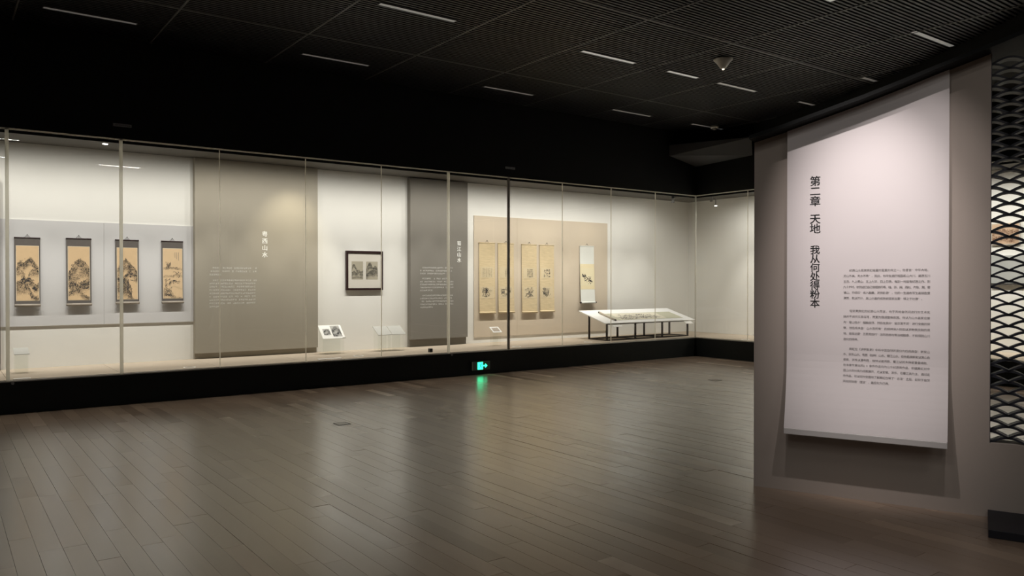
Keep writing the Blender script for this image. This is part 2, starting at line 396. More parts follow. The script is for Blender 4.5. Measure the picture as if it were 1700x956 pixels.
# black bulkheads over the glass
struct(MB().box(-4, GLASS_Y - 0.012, RAIL_Z + 0.02, GLASS_X - 0.012, GLASS_Y + 0.10, 5.3).build('trim_1', BLACK), 'black bulkhead over the long glass case')
struct(MB().box(GLASS_X - 0.012, 2.0, RAIL_Z + 0.02, GLASS_X + 0.10, GLASS_Y + 0.10, 5.3).build('trim_2', BLACK), 'black bulkhead over the return glass case')
CURVE = [(13.18, 9.75), (12.95, 8.95), (12.62, 7.95), (12.28, 7.15), (11.93, 6.45), (11.53, 5.72), (11.10, 5.04), (10.70, 4.42), (10.25, 3.80), (9.75, 3.15), (9.20, 2.50)]
def curve_x(y):
    if y >= CURVE[0][1]: return 13.16
    for (xa, ya), (xb, yb) in zip(CURVE, CURVE[1:]):
        if yb <= y <= ya: return xa + (xb - xa) * (ya - y) / (ya - yb)
    return CURVE[-1][0] + (y - CURVE[-1][1]) * 0.85
mb = MB()
top = [(x, y, 4.80) for x, y in CURVE]; lo = [(x, y, 4.45) for x, y in CURVE]; bk = [(13.168, y, 4.45) for x, y in CURVE]
mb.loft([top, lo, bk, [(13.168, y, 4.80) for x, y in CURVE]], closed=False)
struct(mb.build('trim_3', BLACK), 'curved black bulkhead at the edge of the slat ceiling')
a, b_, c, d = (12.33, 11.186, 4.225), (13.166, 11.186, 4.07), (13.166, 9.74, 4.13), (12.98, 9.62, 4.45)  # soffit outline and lighter grey follow a patch of light in the corner
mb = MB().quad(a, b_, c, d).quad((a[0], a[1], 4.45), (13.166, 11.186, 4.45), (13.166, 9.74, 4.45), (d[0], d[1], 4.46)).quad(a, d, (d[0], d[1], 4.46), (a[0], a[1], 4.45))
struct(mb.build('trim_4', PATCHSOFFIT), 'dark grey sloping soffit in the corner of the bulkhead, shaped to a patch of light')

# ------------------------------------------------------------------ slat ceiling
JX = [-3.83, -2.30, -0.77, 0.76, 2.29, 3.83, 5.40, 6.91, 8.49, 9.97, 11.45, 12.98]
JY = [-2.25, 0.70, 3.65, 6.60, 9.55, 11.18]
PITCH_S = 2.95 / 48
for yi in range(len(JY) - 1):
    for xi in range(len(JX)):
        xa = JX[xi]; xb = JX[xi + 1] if xi + 1 < len(JX) else 13.16
        ya, yb = JY[yi], JY[yi + 1]
        slats = []
        n = int(round((yb - ya) / PITCH_S))
        for k in range(n):
            yy = ya + (k + 0.5) * (yb - ya) / n
            x1 = min(xb - 0.012, curve_x(yy) - 0.01); x0 = xa + 0.012
            if x1 - x0 > 0.03: slats.append((x0, yy, x1))
        if not slats: continue
        mb = MB()
        near = (ya, xa) in ((3.65, 8.49), (3.65, 9.97), (0.70, 8.49))
        for x0, yy, x1 in ([] if near else slats): mb.box(x0, yy - 0.016, CEIL_Z, x1, yy + 0.016, CEIL_Z + 0.045)
        if near:
            p = MB()
            for q in (0.25, 0.75):
                xm = xa + (min(xb, 11.0) - xa) * q
                yl = max(ya + 0.02, min((yy for (x0, yy, x1) in slats if x1 > xm), default=ya) )
                p.box(xm - 0.02, yl, CEIL_Z + 0.046, xm + 0.02, yb - 0.02, CEIL_Z + 0.07)
            po = p.build('slat_panel', BLACK, ce)
            base = {}
            for x0, yy, x1 in slats:
                key = round(x1 - x0, 3)
                if key not in base: base[key] = MB().box(0, -0.016, 0, x1 - x0, 0.016, 0.045).mesh('slat', SLATM)
                o = link('slat', base[key], po); o.location = (x0, yy, CEIL_Z)
        else:
            mb.build('slat_panel', SLATM, ce, stuff=True)
for xi, xj in enumerate(JX):                     # rails between the panels
    for ya, yb in zip(JY, JY[1:]):
        y0 = ya + 0.02
        while curve_x(y0) < xj and y0 < yb: y0 += 0.02
        if yb - y0 > 0.1: MB().box(xj - 0.011, y0, CEIL_Z - 0.006, xj + 0.011, yb - 0.02, CEIL_Z + 0.05).build('ceiling_rail', RAILM, ce)
for yj in JY[:-1]:
    for xa, xb in zip(JX, JX[1:] + [13.16]):
        x1 = min(xb, curve_x(yj) - 0.02)
        if x1 - xa > 0.1: MB().box(xa, yj - 0.014, CEIL_Z - 0.006, x1, yj + 0.014, CEIL_Z + 0.05).build('ceiling_rail', RAILM, ce)
# strip lamps
LAMPON = emit('lamp_diffuser', (0.95, 0.93, 0.86), 0.30); LAMPDIM = emit('dim_lamp_diffuser', (0.9, 0.9, 0.88), 0.045)
rows = [(10.42, [(1.0, 2.0, 0), (4.08, 5.10, 0), (7.12, 8.14, 0), (9.95, 10.97, 0), (12.13, 13.10, 0)], 'nearest the display case'),
        (8.03, [(4.05, 5.08, 1), (7.10, 8.13, 2), (8.81, 9.50, 2), (9.97, 10.95, 1), (12.14, 12.63, 0)], 'second from the display case'),
        (6.50, [(11.50, 11.91, 0)], ''), (4.93, [(7.12, 8.12, 2), (9.90, 10.96, 1)], 'third from the display case')]
ORD = ['leftmost', 'second from left', 'third from left', 'fourth from left', 'rightmost']
DIFF = [LAMPDIM, emit('half_lit_diffuser', (0.93, 0.92, 0.86), 0.14), LAMPON]
for yy, ls, where in rows:
    for i, (xa, xb, k) in enumerate(ls):
        lab = ('short dim strip lamp cut off by the curved ceiling edge' if not where else
               ['dim', 'pale', 'bright'][k] + ' recessed strip lamp, ' + (ORD[i] if len(ls) == 5 else ['left of two', 'right of two'][i]) + ' in ceiling row ' + where)
        t = thing('strip_lamp', ((xa + xb) / 2, yy, CEIL_Z - 0.004), lab, 'ceiling lamp', 'recessed ceiling strip lamps')
        w = (xb - xa) / 2
        MB().box(-w, -0.045, -0.004, w, -0.036, 0.05).box(-w, 0.036, -0.004, w, 0.045, 0.05).box(-w, -0.045, -0.004, -w + 0.01, 0.045, 0.05).box(w - 0.01, -0.045, -0.004, w, 0.045, 0.05).build('housing', RAILM, t)
        MB().box(-w + 0.01, -0.036, 0.0, w - 0.01, 0.036, 0.03).build('diffuser', DIFF[k], t)
# detector under the slats, and smoke detector by the corner
t = thing('emergency_spot', (8.98, 7.14, CEIL_Z), 'white wedge-shaped fitting with a lit tip hanging below ceiling slats', 'ceiling fitting')
MB().lathe((0, 0, 0), [(0.135, 0.0), (0.135, -0.015), (0.10, -0.05), (0.045, -0.125), (0.02, -0.14)], 20).build('shade', PLASTICW, t, smooth=True)
MB().lathe((0, 0, 0), [(0.018, -0.141), (0.014, -0.152), (0.004, -0.156)], 12).build('lens', emit('warm_lens', (1, 0.9, 0.7), 2.0), t, smooth=True)
t = thing('smoke_detector', (12.70, 10.31, CEIL_Z), 'small round white smoke detector on ceiling near the case corner', 'detector')
MB().lathe((0, 0, 0), [(0.085, 0.0), (0.085, -0.03), (0.07, -0.05)], 20).build('base', PLASTICW, t, smooth=True)
MB().lathe((0, 0, 0), [(0.05, -0.05), (0.045, -0.075), (0.02, -0.085)], 16).build('sensor_head', PLASTICG, t, smooth=True)

# ------------------------------------------------------------------ display cases
case = thing('display_case', (4.5, GLASS_Y, 0), 'long built-in display case with black plinth, glass front and lit interior', 'display case')
def cpart(mb, name, m, label=None, root=case, smooth=False):
    o = mb.build(name, m, root, smooth, label); o.location = -Vector(root.location); return o
XL = -3.99
cpart(MB().box(XL, GLASS_Y, 0, GLASS_X + 0.0, GLASS_Y + 0.05, CASE_Z - 0.006), 'plinth', PLINTH, 'black plinth')
cpart(MB().box(XL, GLASS_Y - 0.006, CASE_Z - 0.02, GLASS_X, GLASS_Y + 0.028, CASE_Z - 0.003), 'bottom_rail', STEEL)
cpart(MB().box(XL, GLASS_Y - 0.010, RAIL_Z, GLASS_X, GLASS_Y + 0.022, RAIL_Z + 0.018), 'top_rail', STILE)
cpart(MB().box(XL, GLASS_Y + 0.06, RAIL_Z - 0.030, GLASS_X + 0.04, GLASS_Y + 0.075, CASE_TOP), 'light_baffle', BLACK)
cpart(MB().box(XL, GLASS_Y + 0.10, CASE_TOP, GLASS_X + 1.45, BACK_Y - 0.001, CASE_TOP + 0.04), 'case_ceiling', CASETOP)
k = -4
while PANE0 + k * PANE < GLASS_X - 0.1:
    xa = PANE0 + k * PANE; xb = xa + PANE
    a_, b2 = max(xa, XL), xb
    if xb > GLASS_X - 0.2: b2 = GLASS_X + (BACK_X - GLASS_X)
    o = MB().box(a_ + 0.0025, GLASS_Y + 0.06, CASE_Z - 0.045, b2 - 0.0025, BACK_Y - 0.002, CASE_Z)
    cpart(o, 'floor_panel', CASEFLOOR)
    gx = min(xb, GLASS_X)
    if gx - a_ > 0.05: cpart(MB().box(a_ + 0.004, GLASS_Y, CASE_Z - 0.004, gx - 0.004, GLASS_Y + 0.012, RAIL_Z + 0.02), 'glass_pane', GLASS)
    if k in (0, 1, 5, 6):
        w = 0.019 if k in (0, 1) else 0.020
        cpart(MB().box(xa - w, GLASS_Y - 0.010, CASE_Z - 0.012, xa + w, GLASS_Y + 0.020, RAIL_Z + 0.016), 'door_stile', STILED if k == 6 else STILE)
    elif xa > XL: cpart(MB().box(xa - 0.0045, GLASS_Y - 0.001, CASE_Z, xa + 0.0045, GLASS_Y + 0.013, RAIL_Z), 'glass_joint', JOINT)
    k += 1
cpart(MB().box(GLASS_X - 0.012, GLASS_Y - 0.012, CASE_Z, GLASS_X + 0.012, GLASS_Y + 0.012, RAIL_Z + 0.06), 'corner_joint', STEEL)
for xx in (0.746, 7.001):
    cpart(MB().cyl((xx, GLASS_Y, 0.37), (xx, GLASS_Y - 0.012, 0.37), 0.018, 12), 'lock', PLASTICG, 'round grey lock in plinth')
cpart(MB().lathe((1.90, 12.07, CASE_TOP), [(0.035, 0.0), (0.035, -0.006), (0.028, -0.007)], 14), 'downlight', emit('lit_downlight', (1, 0.97, 0.9), 6.0), 'small lit downlight')
for xx, yy in ((13.24, 11.90),):
    cpart(MB().box(xx - 0.012, yy - 0.03, CASE_TOP - 0.15, xx + 0.012, yy + 0.03, CASE_TOP).box(xx - 0.012, yy - 0.03, CASE_TOP - 0.04, xx + 0.06, yy + 0.03, CASE_TOP), 'bracket', PLASTICG)

case2 = thing('display_case', (GLASS_X, 6.5, 0), 'return display case at right, running on behind the taupe wall and lattice', 'display case')
YE = 2.0
cpart(MB().box(GLASS_X, YE, 0, GLASS_X + 0.05, GLASS_Y, CASE_Z - 0.006), 'plinth', PLINTH, 'black plinth', case2)
cpart(MB().box(GLASS_X - 0.006, YE, CASE_Z - 0.02, GLASS_X + 0.028, GLASS_Y, CASE_Z - 0.003), 'bottom_rail', STEEL, None, case2)
cpart(MB().box(GLASS_X - 0.010, YE, RAIL_Z, GLASS_X + 0.022, GLASS_Y - 0.02, RAIL_Z + 0.018), 'top_rail', STILE, None, case2)
cpart(MB().box(GLASS_X + 0.06, YE, RAIL_Z - 0.030, GLASS_X + 0.075, GLASS_Y + 0.04, CASE_TOP), 'light_baffle', BLACK, None, case2)
cpart(MB().box(GLASS_X + 0.10, YE, CASE_TOP, BACK_X - 0.001, GLASS_Y + 0.09, CASE_TOP + 0.04), 'case_ceiling', CASETOP, None, case2)
cpart(MB().box(GLASS_X, YE - 0.05, 0, BACK_X, YE, CASE_TOP), 'end_panel', PLINTH, None, case2)
y = GLASS_Y - 0.088
first = True
ya = GLASS_Y + 0.055
while y > YE + 0.05:
    yb = max(YE + 0.01, (9.863 if first else ya - PANE))
    cpart(MB().box(GLASS_X + 0.06, yb + 0.0025, CASE_Z - 0.045, BACK_X - 0.002, ya - 0.0025, CASE_Z), 'floor_panel', CASEFLOOR, None, case2)
    cpart(MB().box(GLASS_X, yb + 0.004, CASE_Z - 0.004, GLASS_X + 0.012, min(ya, GLASS_Y - 0.012) - 0.004, RAIL_Z + 0.02), 'glass_pane', GLASS, None, case2)
    if yb > YE + 0.02: cpart(MB().box(GLASS_X - 0.001, yb - 0.0045, CASE_Z, GLASS_X + 0.013, yb + 0.0045, RAIL_Z), 'glass_joint', JOINT, None, case2)
    ya = yb; y = yb; first = False
cpart(MB().box(13.72, 11.20, CASE_TOP - 0.15, 13.75, 11.26, CASE_TOP).box(13.70, 11.20, CASE_TOP - 0.03, 13.80, 11.26, CASE_TOP), 'bracket', PLASTICG, None, case2)
cpart(MB().cyl((14.3, 11.57, 3.345), (14.3, 11.57, CASE_TOP), 0.010, 8).lathe((14.3, 11.57, 3.345), [(0.02, 0.01), (0.036, 0.0), (0.036, -0.012)], 12), 'spot_head', PLASTICG, None, case2)
cpart(MB().lathe((14.3, 11.57, 3.332), [(0.032, 0.0), (0.028, -0.010), (0.010, -0.014)], 12), 'lens', MATS['lit_downlight'], 'lit lens of the small spot', case2)

# plates on the bulkhead (their words are too small to read)
for i, (xx, zz, w, h, lab) in enumerate(((1.962, 3.630, 0.110, 0.020, 'grey sign plate on black bulkhead above the second glass post from the left'),
                                          (8.212, 3.615, 0.106, 0.019, 'grey sign plate on black bulkhead above the post between yellow scrolls'))):
    t = thing('sign_plate', (xx, GLASS_Y - 0.012, zz), lab, 'sign', 'sign plates on the bulkhead')
    bevel(MB().box(-w, -0.008, -h, w, 0, h).build('plate', PLASTICG, t), 0.002)
    q = MB(); marks_line(q, -w * 0.78, w * 0.78, 0, h * 1.0, -0.0086, random.Random(i)); q.build('lettering', INK, t)

# exit sign on the plinth
t = thing('exit_sign', (7.58, GLASS_Y, 0.075), 'glowing green running-man exit sign with arrow on the black plinth', 'exit sign')
PLEX = mat('grey_plexi', (0.10, 0.12, 0.105), 0.3)
bevel(MB().box(-0.19, -0.035, 0, 0.185, -0.006, 0.148).build('backing_plate', PLEX, t), 0.004)
MB().box(-0.19, -0.037, 0.004, -0.172, -0.034, 0.146).build('edge_strip', mat('grey_edge', (0.35, 0.35, 0.33), 0.4), t)
GREEN = emit('green_lit', (0.03, 1.0, 0.42), 3.6); GREEN2 = emit('green_dark_lit', (0.0, 0.45, 0.25), 0.9)
dp = MB().box(-0.078, -0.040, 0.012, 0.030, -0.0355, 0.138).build('door_pictogram', GREEN, t)
m = MB()                                     # the running man, darker on the lit door
yy = -0.0412
m.lathe((-0.005, yy + 0.0006, 0.117), [(0.0095, 0.0), (0.0095, -0.0012)], 12, 'y')
def limb(p, q, w):
    p, q = Vector((p[0], yy, p[1])), Vector((q[0], yy, q[1])); d = (q - p).normalized(); n_ = Vector((-d.z, 0, d.x)) * w
    m.prism([p - n_, q - n_, q + n_, p + n_], (0, 0.0008, 0))
for p, q, w in (((-0.012, .103), (-0.024, .066), .008), ((-0.014, .100), (0.010, .086), .004), ((0.010, .086), (0.018, .098), .0035), ((-0.016, .098), (-0.042, .094), .004),
                ((-0.042, .094), (-0.048, .078), .0035), ((-0.022, .068), (0.002, .056), .005), ((0.002, .056), (0.000, .030), .004), ((-0.026, .066), (-0.034, .042), .005), ((-0.034, .042), (-0.058, .036), .004)): limb(p, q, w)
m.build('running_man', GREEN2, dp)
m = MB(); m.box(0.040, -0.040, 0.062, 0.082, -0.0355, 0.082).prism([(0.080, -0.040, 0.108), (0.080, -0.040, 0.036), (0.124, -0.040, 0.072)], (0, 0.0045, 0)); m.build('arrow', GREEN, t)

# ------------------------------------------------------------------ boards on the back wall
def text_board(name, x0, x1, z0, z1, m, label, skirt):
    t = thing(name, ((x0 + x1) / 2, BACK_Y, z0), label, 'display board')
    w = (x1 - x0) / 2
    MB().box(-w, -0.12, skirt, w, -0.001, z1 - z0).build('board', m, t)
    MB().box(-w, -0.065, 0.002, w, -0.001, skirt - 0.002).build('skirting', m, t)
    return t
def board_title(t, chars, cx, zt, zb, root_z, size):
    n = len(chars)
    for i, ch in enumerate(chars):
        q = MB(); z = zt - size / 2 - (zt - zb - size) * i / (n - 1)
        put_glyph(q, ch, cx - t.location.x, z - root_z, size, -0.1225, bold=0.028, res=3)
        q.build('title_character', WHITEINK, t)
def board_text(t, x0, x1, ztop, pitch, paras, root_z, seed, size=0.030):
    r = random.Random(seed); z = ztop; lx = t.location.x
    for lines in paras:
        q = MB()
        for i, (a, b) in enumerate(lines):
            marks_line(q, x0 - lx + a * (x1 - x0), x0 - lx + b * (x1 - x0), z - root_z, size, -0.1212, r); z -= pitch
        q.build('paragraph', PALEINK, t, stuff=True); z -= pitch * 0.7
t0 = text_board('display_board', -1.25, 0.70, CASE_Z, 2.99, DARKG, 'sliver of a dark grey board at the extreme left of the case', 0.09)
t1 = text_board('display_board', 3.205, 5.18, CASE_Z, 3.505, STONE, 'tall stone-grey text board headed 粤西山水 beside the ink scrolls', 0.09)
board_title(t1, '粤西山水', 4.282, 2.414, 1.99, CASE_Z, 0.090)
board_text(t1, 3.412, 4.14, 1.815, 0.0515, [[(0.07, 1), (0.02, 1), (0, 0.25)], [(0.07, 1)] + [(0, 1)] * 7 + [(0, 0.2)]], CASE_Z, 3)
t2 = text_board('display_board', 6.952, 8.19, CASE_Z, 3.49, DARKG, 'dark grey text board headed 蜀江山水 left of the yellow scrolls', 0.14)
board_title(t2, '蜀江山水', 7.996, 2.372, 1.963, CASE_Z, 0.090)
board_text(t2, 7.148, 7.86, 1.860, 0.0545, [[(0.07, 1), (0, 1), (0, 0.88)], [(0.07, 0.98), (0, 1), (0, 1), (0, 1), (0, 0.4)], [(0.07, 1), (0, 1), (0, 1), (0, 1), (0, 0.36)]], CASE_Z, 5)
def backing(x0, x1, z0, z1, cuts, m, label):
    t = thing('backing_board', ((x0 + x1) / 2, BACK_Y, z0), label, 'display board'); c = (x0 + x1) / 2
    xs = [x0] + cuts + [x1]
    for a, b in zip(xs, xs[1:]): MB().box(a - c + 0.0012, -0.02, 0, b - c - 0.0012, -0.001, z1 - z0).build('panel', m, t)
    return t
backing(0.70, 3.204, 0.985, 2.455, [1.966], BLUEG, 'wide blue-grey panel behind the four dark ink scrolls')
backing(8.405, 11.937, 0.52, 2.885, [9.45, 10.655], BEIGE, 'wide beige panel behind the five pale hanging scrolls')

# ------------------------------------------------------------------ hanging scrolls
def scroll(x0, x1, z0, z1, label, group, mount, inner=None, wall=0.027, roller=None, knobs=None, bow=0.05):
    """a hanging scroll: root at its foot, local x across, z up, -y towards the glass"""
    c = (x0 + x1) / 2; w = (x1 - x0) / 2; h = z1 - z0
    t = thing('hanging_scroll', (c, BACK_Y - wall, z0), label, 'hanging scroll', group)
    def surf(z): q = 1 - min(1, max(0, z / h)); return -0.008 - bow * q ** 2.2 - 0.006 * q
    def sheet(a, b, za, zb, off, uv=False, n=14):
        q = MB()
        for k in range(n):
            s0, s1 = za + (zb - za) * k / n, za + (zb - za) * (k + 1) / n
            q.quad((a, surf(s0) - off, s0), (b, surf(s0) - off, s0), (b, surf(s1) - off, s1), (a, surf(s1) - off, s1),
                   ((0, k / n), (1, k / n), (1, (k + 1) / n), (0, (k + 1) / n)))
        return q
    q = MB(); n = 16
    for k in range(n):
        s0, s1 = h * k / n, h * (k + 1) / n
        for o, in ((0.0,), (-0.0035,)):
            q.quad((-w, surf(s0) - o, s0), (w, surf(s0) - o, s0), (w, surf(s1) - o, s1), (-w, surf(s1) - o, s1), ((0, 0), (1, 0), (1, 1), (0, 1)))
        for sx in (-w, w):
            q.quad((sx, surf(s0), s0), (sx, surf(s0) + 0.0035, s0), (sx, surf(s1) + 0.0035, s1), (sx, surf(s1), s1), ((0, 0), (1, 0), (1, 1), (0, 1)))
    q.build('mount', mount, t)
    MB().cyl((-w - 0.004, surf(h) + 0.002, h), (w + 0.004, surf(h) + 0.002, h), 0.009, 8).build('top_rod', ROSEWOOD if mount is SILKD else mount, t, smooth=True)
    ro = MB().cyl((-w - 0.002, surf(0) - 0.002, 0.004), (w + 0.002, surf(0) - 0.002, 0.004), 0.019, 12).build('bottom_roller', roller or mount, t, smooth=True)
    if knobs:
        for s in (-1, 1): MB().cyl((s * (w + 0.001), surf(0) - 0.002, 0.004), (s * (w + 0.028), surf(0) - 0.002, 0.004), 0.021, 12, 0.017).build('roller_knob', knobs, ro)
    cord = MB()
    for s in (-1, 1): cord.cyl((s * w * 0.22, surf(h), h + 0.006), (0, -0.008, h + 0.045), 0.0022, 5)
    cord.build('hanging_cord', IRON, t)
    MB().cyl((0, 0, h + 0.046), (0, -0.022, h + 0.046), 0.005, 8).build('hook', IRON, t)
    t['h'] = h
    return t, sheet, surf
P1 = (0.66, 0.48, 0.285); P4 = (0.68, 0.505, 0.31)
pic = [
 (P1, [([(0, .60), (.05, .68), (.15, .72), (.30, .70), (.44, .735), (.66, .79), (.80, .72), (.93, .64), (1, .60)], .17, .88, .05),
       ([(0, .56), (.12, .585), (.3, .53), (.42, .42), (.5, .44), (.62, .55), (.8, .57), (1, .55)], .15, .62, .06),
       ([(0, .34), (.1, .37), (.22, .36), (.3, .42), (.4, .38), (.58, .415), (.75, .35), (.86, .30), (1, .33)], .17, .95, .06),
       ([(0, .22), (.2, .255), (.4, .25), (.55, .27), (.66, .17), (.8, .10), (1, .05)], .15, .75, .07)]),
 (P1, [([(0, .53), (.1, .58), (.22, .66), (.38, .74), (.5, .77), (.68, .745), (.85, .69), (1, .60)], .26, .85, .04),
       ([(0, .50), (.2, .46), (.4, .49), (.6, .55), (.8, .57), (1, .60)], .18, .55, .08),
       ([(0, .40), (.15, .38), (.3, .33), (.5, .30), (.62, .33), (.75, .37), (.9, .38), (1, .40)], .22, .85, .12),
       ([(0, .16), (.25, .20), (.45, .21), (.65, .13), (.85, .08), (1, .06)], .12, .7, .06)]),
 (P1, [([(0, .60), (.12, .66), (.25, .70), (.40, .79), (.55, .75), (.72, .68), (.85, .62), (1, .55)], .27, .85, .04),
       ([(0, .42), (.3, .44), (.5, .52), (.65, .55), (.8, .50), (1, .43)], .13, .95, .06),
       ([(0, .39), (.2, .42), (.36, .42), (.5, .37), (.62, .30), (.69, .24), (.75, .05), (.82, 0.0), (1, 0.0)], .42, .9, .03)]),
 (P4, [([(0, .62), (.3, .63), (.7, .625), (1, .60)], .05, .40, .05), ([(0, .46), (.3, .47), (.55, .47), (.68, .50), (.82, .49), (1, .47)], .06, .40, .05),
       ([(0, .17), (.12, .20), (.3, .19), (.42, .15), (.52, .07), (.7, .03), (1, .02)], .20, .55, .10), ([(0, .06), (.4, .24), (.6, .25), (.75, .23), (1, .20)], .04, .25, .05)])]
def strokes(q, r, surf, off, x0, z0, x1, z1, n, l0, l1, w, curl=1.2, ang=None, keep=None):
    """short brush marks, each a bent ribbon lying on the paper"""
    k = 0
    while k < n:
        x, z = r.uniform(x0, x1), r.uniform(z0, z1)
        if keep and not keep((x - x0) / (x1 - x0), (z - z0) / (z1 - z0)): k += 0.2; continue
        a = r.uniform(0, 2 * math.pi) if ang is None else r.gauss(*ang); L = r.uniform(l0, l1); ww = w * r.uniform(0.5, 1.5); pts = []
        for s in range(5):
            pts.append((x, z, a)); x += math.cos(a) * L / 4; z += math.sin(a) * L / 4; a += r.uniform(-curl, curl) * 0.6
        for s in range(4):
            (xa, za, aa), (xb, zb, ab) = pts[s], pts[s + 1]
            if not (x0 <= xa <= x1 and x0 <= xb <= x1 and z0 <= za <= z1 and z0 <= zb <= z1): continue
            wa, wb = ww * (0.35 + 0.65 * math.sin(math.pi * s / 4)), ww * (0.35 + 0.65 * math.sin(math.pi * (s + 1) / 4))
            na, nb = (-math.sin(aa) * wa, math.cos(aa) * wa), (-math.sin(ab) * wb, math.cos(ab) * wb)
            P = [(xa - na[0], za - na[1]), (xb - nb[0], zb - nb[1]), (xb + nb[0], zb + nb[1]), (xa + na[0], za + na[1])]
            q.quad(*[(px, surf(pz) - off, pz) for px, pz in P])
        k += 1
dark4 = [(0.867, 1.169, 1.272, 2.203, 'dark-mounted ink scroll of layered misty hills, leftmost of four on blue-grey'),
         (1.486, 1.799, 1.272, 2.211, 'dark-mounted ink scroll of one dense rounded peak above a tree-filled valley'),
         (2.113, 2.426, 1.285, 2.210, 'dark-mounted ink scroll of a steep cliff, half behind the second glass post'),
         (2.742, 3.048, 1.285, 2.211, 'dark-mounted ink scroll of sparse pale trees, rightmost of four on blue-grey')]
inner4 = [(0.889, 1.150, 1.341, 2.091), (1.510, 1.775, 1.342, 2.096), (2.136, 2.403, 1.345, 2.095), (2.763, 3.033, 1.350, 2.100)]
for i, ((x0, x1, z0, z1, lab), (a, b, za, zb)) in enumerate(zip(dark4, inner4)):
    t, sheet, surf = scroll(x0, x1, z0, z1, lab, 'dark-mounted ink landscape scrolls', SILKD, roller=SILKB, bow=0.02)
    c = (x0 + x1) / 2
    sheet(a - c - 0.006, b - c + 0.006, za - z0 - 0.006, zb - z0 + 0.006, 0.002).build('inner_border', CREAM, t)
    sheet(a - c, b - c, za - z0, zb - z0, 0.0035, n=24).build('painting', ink_mat('ink_landscape', pic[i][0], pic[i][1], i + 1), t)
    W_, H_ = b - a, zb - za; ox, oz = a - c, za - z0; r = random.Random(60 + i); q = MB()
    def hill(pts, u):
        for (ua, va), (ub, vb) in zip(pts, pts[1:]):
            if ua <= u <= ub: return va + (vb - va) * (u - ua) / (ub - ua)
        return pts[-1][1]
    def accent(n, u0, u1, v0, v1, l0, l1, w, ang=None, curl=1.0):
        strokes(q, r, surf, 0.0045, ox + W_ * max(.02, u0), oz + H_ * max(.02, v0), ox + W_ * min(.98, u1), oz + H_ * min(.98, v1), n, l0, l1, w, curl, ang)
    if i < 3:
        for pts, depth, dark, edge in pic[i][1]:
            for k in range(26):
                u = r.uniform(.05, .95); v = hill(pts, u) - r.random() * depth * .7
                accent(1, u - .12, u + .12, v - .05, v + .045, .015, .045, 0.0022 * (0.6 + dark), (r.choice((0.7, 2.4, 1.6)), .4))
    if i == 0: accent(14, .14, .62, .33, .42, .02, .05, .007, (0.3, .6)); accent(8, .68, .95, .18, .30, .02, .05, .006)
    if i == 1: accent(20, .55, .95, .20, .36, .02, .06, .005, (1.4, .5)); accent(16, .05, .4, .16, .34, .02, .05, .004, (1.2, .6))
    if i == 2: accent(20, .02, .6, .03, .40, .05, .12, .004, (1.3, .25)); accent(12, .55, .98, .42, .52, .02, .06, .005, (0.2, .5)); accent(6, .6, .98, .33, .38, .03, .06, .003, (0.0, .1))
    if i == 3:
        accent(26, .14, .40, .60, .74, .02, .05, .0030, (1.5, .4)); accent(26, .05, .45, .12, .40, .05, .10, .0024, (1.45, .3)); accent(34, .04, .46, .04, .16, .02, .05, .0036)
        accent(20, .5, .98, .41, .55, .02, .05, .0024, (1.4, .5)); accent(18, .42, .92, .28, .37, .02, .05, .0028, (-.5, .5)); accent(14, .05, .95, .56, .63, .04, .09, .0016, (0.0, .1))
    q.build('brush_accents', INKBROWN, t, stuff=True)
    if i == 3:
        r = random.Random(4); q = MB()
        for col in range(3):
            for k in range(6 - col):
                xx, zz = b - c - 0.05 - col * 0.026, zb - z0 - 0.07 - k * 0.021
                q.quad((xx - .004, surf(zz) - .0042, zz), (xx + .004, surf(zz) - .0042, zz), (xx + .003, surf(zz) - .0042, zz + .014), (xx - .002, surf(zz) - .0042, zz + .014))
        q.build('inscription', INKMID, t, stuff=True)

yel = [(8.510, 8.889, 0.990, 2.360, 'long yellow hanging scroll, leftmost of four alike on beige', 5),
       (8.964, 9.350, 0.992, 2.362, 'long yellow hanging scroll crossed by the dark glass post, second of four', 3),
       (9.549, 9.934, 0.978, 2.355, 'long yellow hanging scroll with small square script block, third of four', 4),
       (10.015, 10.394, 0.985, 2.355, 'long yellow hanging scroll with large characters, rightmost of four alike on beige', 3)]
for i, (x0, x1, z0, z1, lab, ncol) in enumerate(yel):
    t, sheet, surf = scroll(x0, x1, z0, z1, lab, 'long yellow scrolls on the beige panel', YSILK, bow=0.018)
    w = (x1 - x0) / 2; h = z1 - z0; r = random.Random(20 + i)
    for nm, za, zb, kk in (('calligraphy_sheet', .50, .66, 0.80), ('painting_sheet', .205, .375, 0.80)):
        sheet(-w * kk, w * kk, h * za, h * zb, 0.002, n=4).build(nm, YPAPER, t)
    q = MB()                                 # the columns of script
    cols = {0: 6, 1: 3, 2: 4, 3: 3}[i]; rowsn = {0: 9, 1: 6, 2: 5, 3: 3}[i]
    span = {0: 1.25, 1: .55, 2: .8, 3: .95}[i]
    for cc in range(cols):
        for rr in range(rowsn):
            cx = w * (-span * .5 + span * (cc + .5) / cols) + (0.02 if i in (1, 2) else 0); cz = h * (.64 - .125 * (rr + .5) / rowsn)
            s = min(w * span / cols, h * .125 / rowsn) * .42
            strokes(q, r, surf, 0.0035, cx - s, cz - s, cx + s, cz + s, 7, s * 1.2, s * 2.0, s * 0.24, 0.5)
    q.build('inscription', INKBROWN, t, stuff=True)
    q = MB()
    strokes(q, r, surf, 0.0035, -w * .72, h * .215, w * .62, h * .37, 44, 0.05, 0.12, 0.0036, 1.5, None, lambda u, v: (u - .45) ** 2 + (v - .5) ** 2 * .8 < .17 + .1 * math.sin(7 * u + i * 2))
    strokes(q, r, surf, 0.0035, -w * .6, h * .23, w * .5, h * .35, 5, 0.05, 0.10, 0.008, 1.0)
    q.build('ink_drawing', INKBROWN, t, stuff=True)
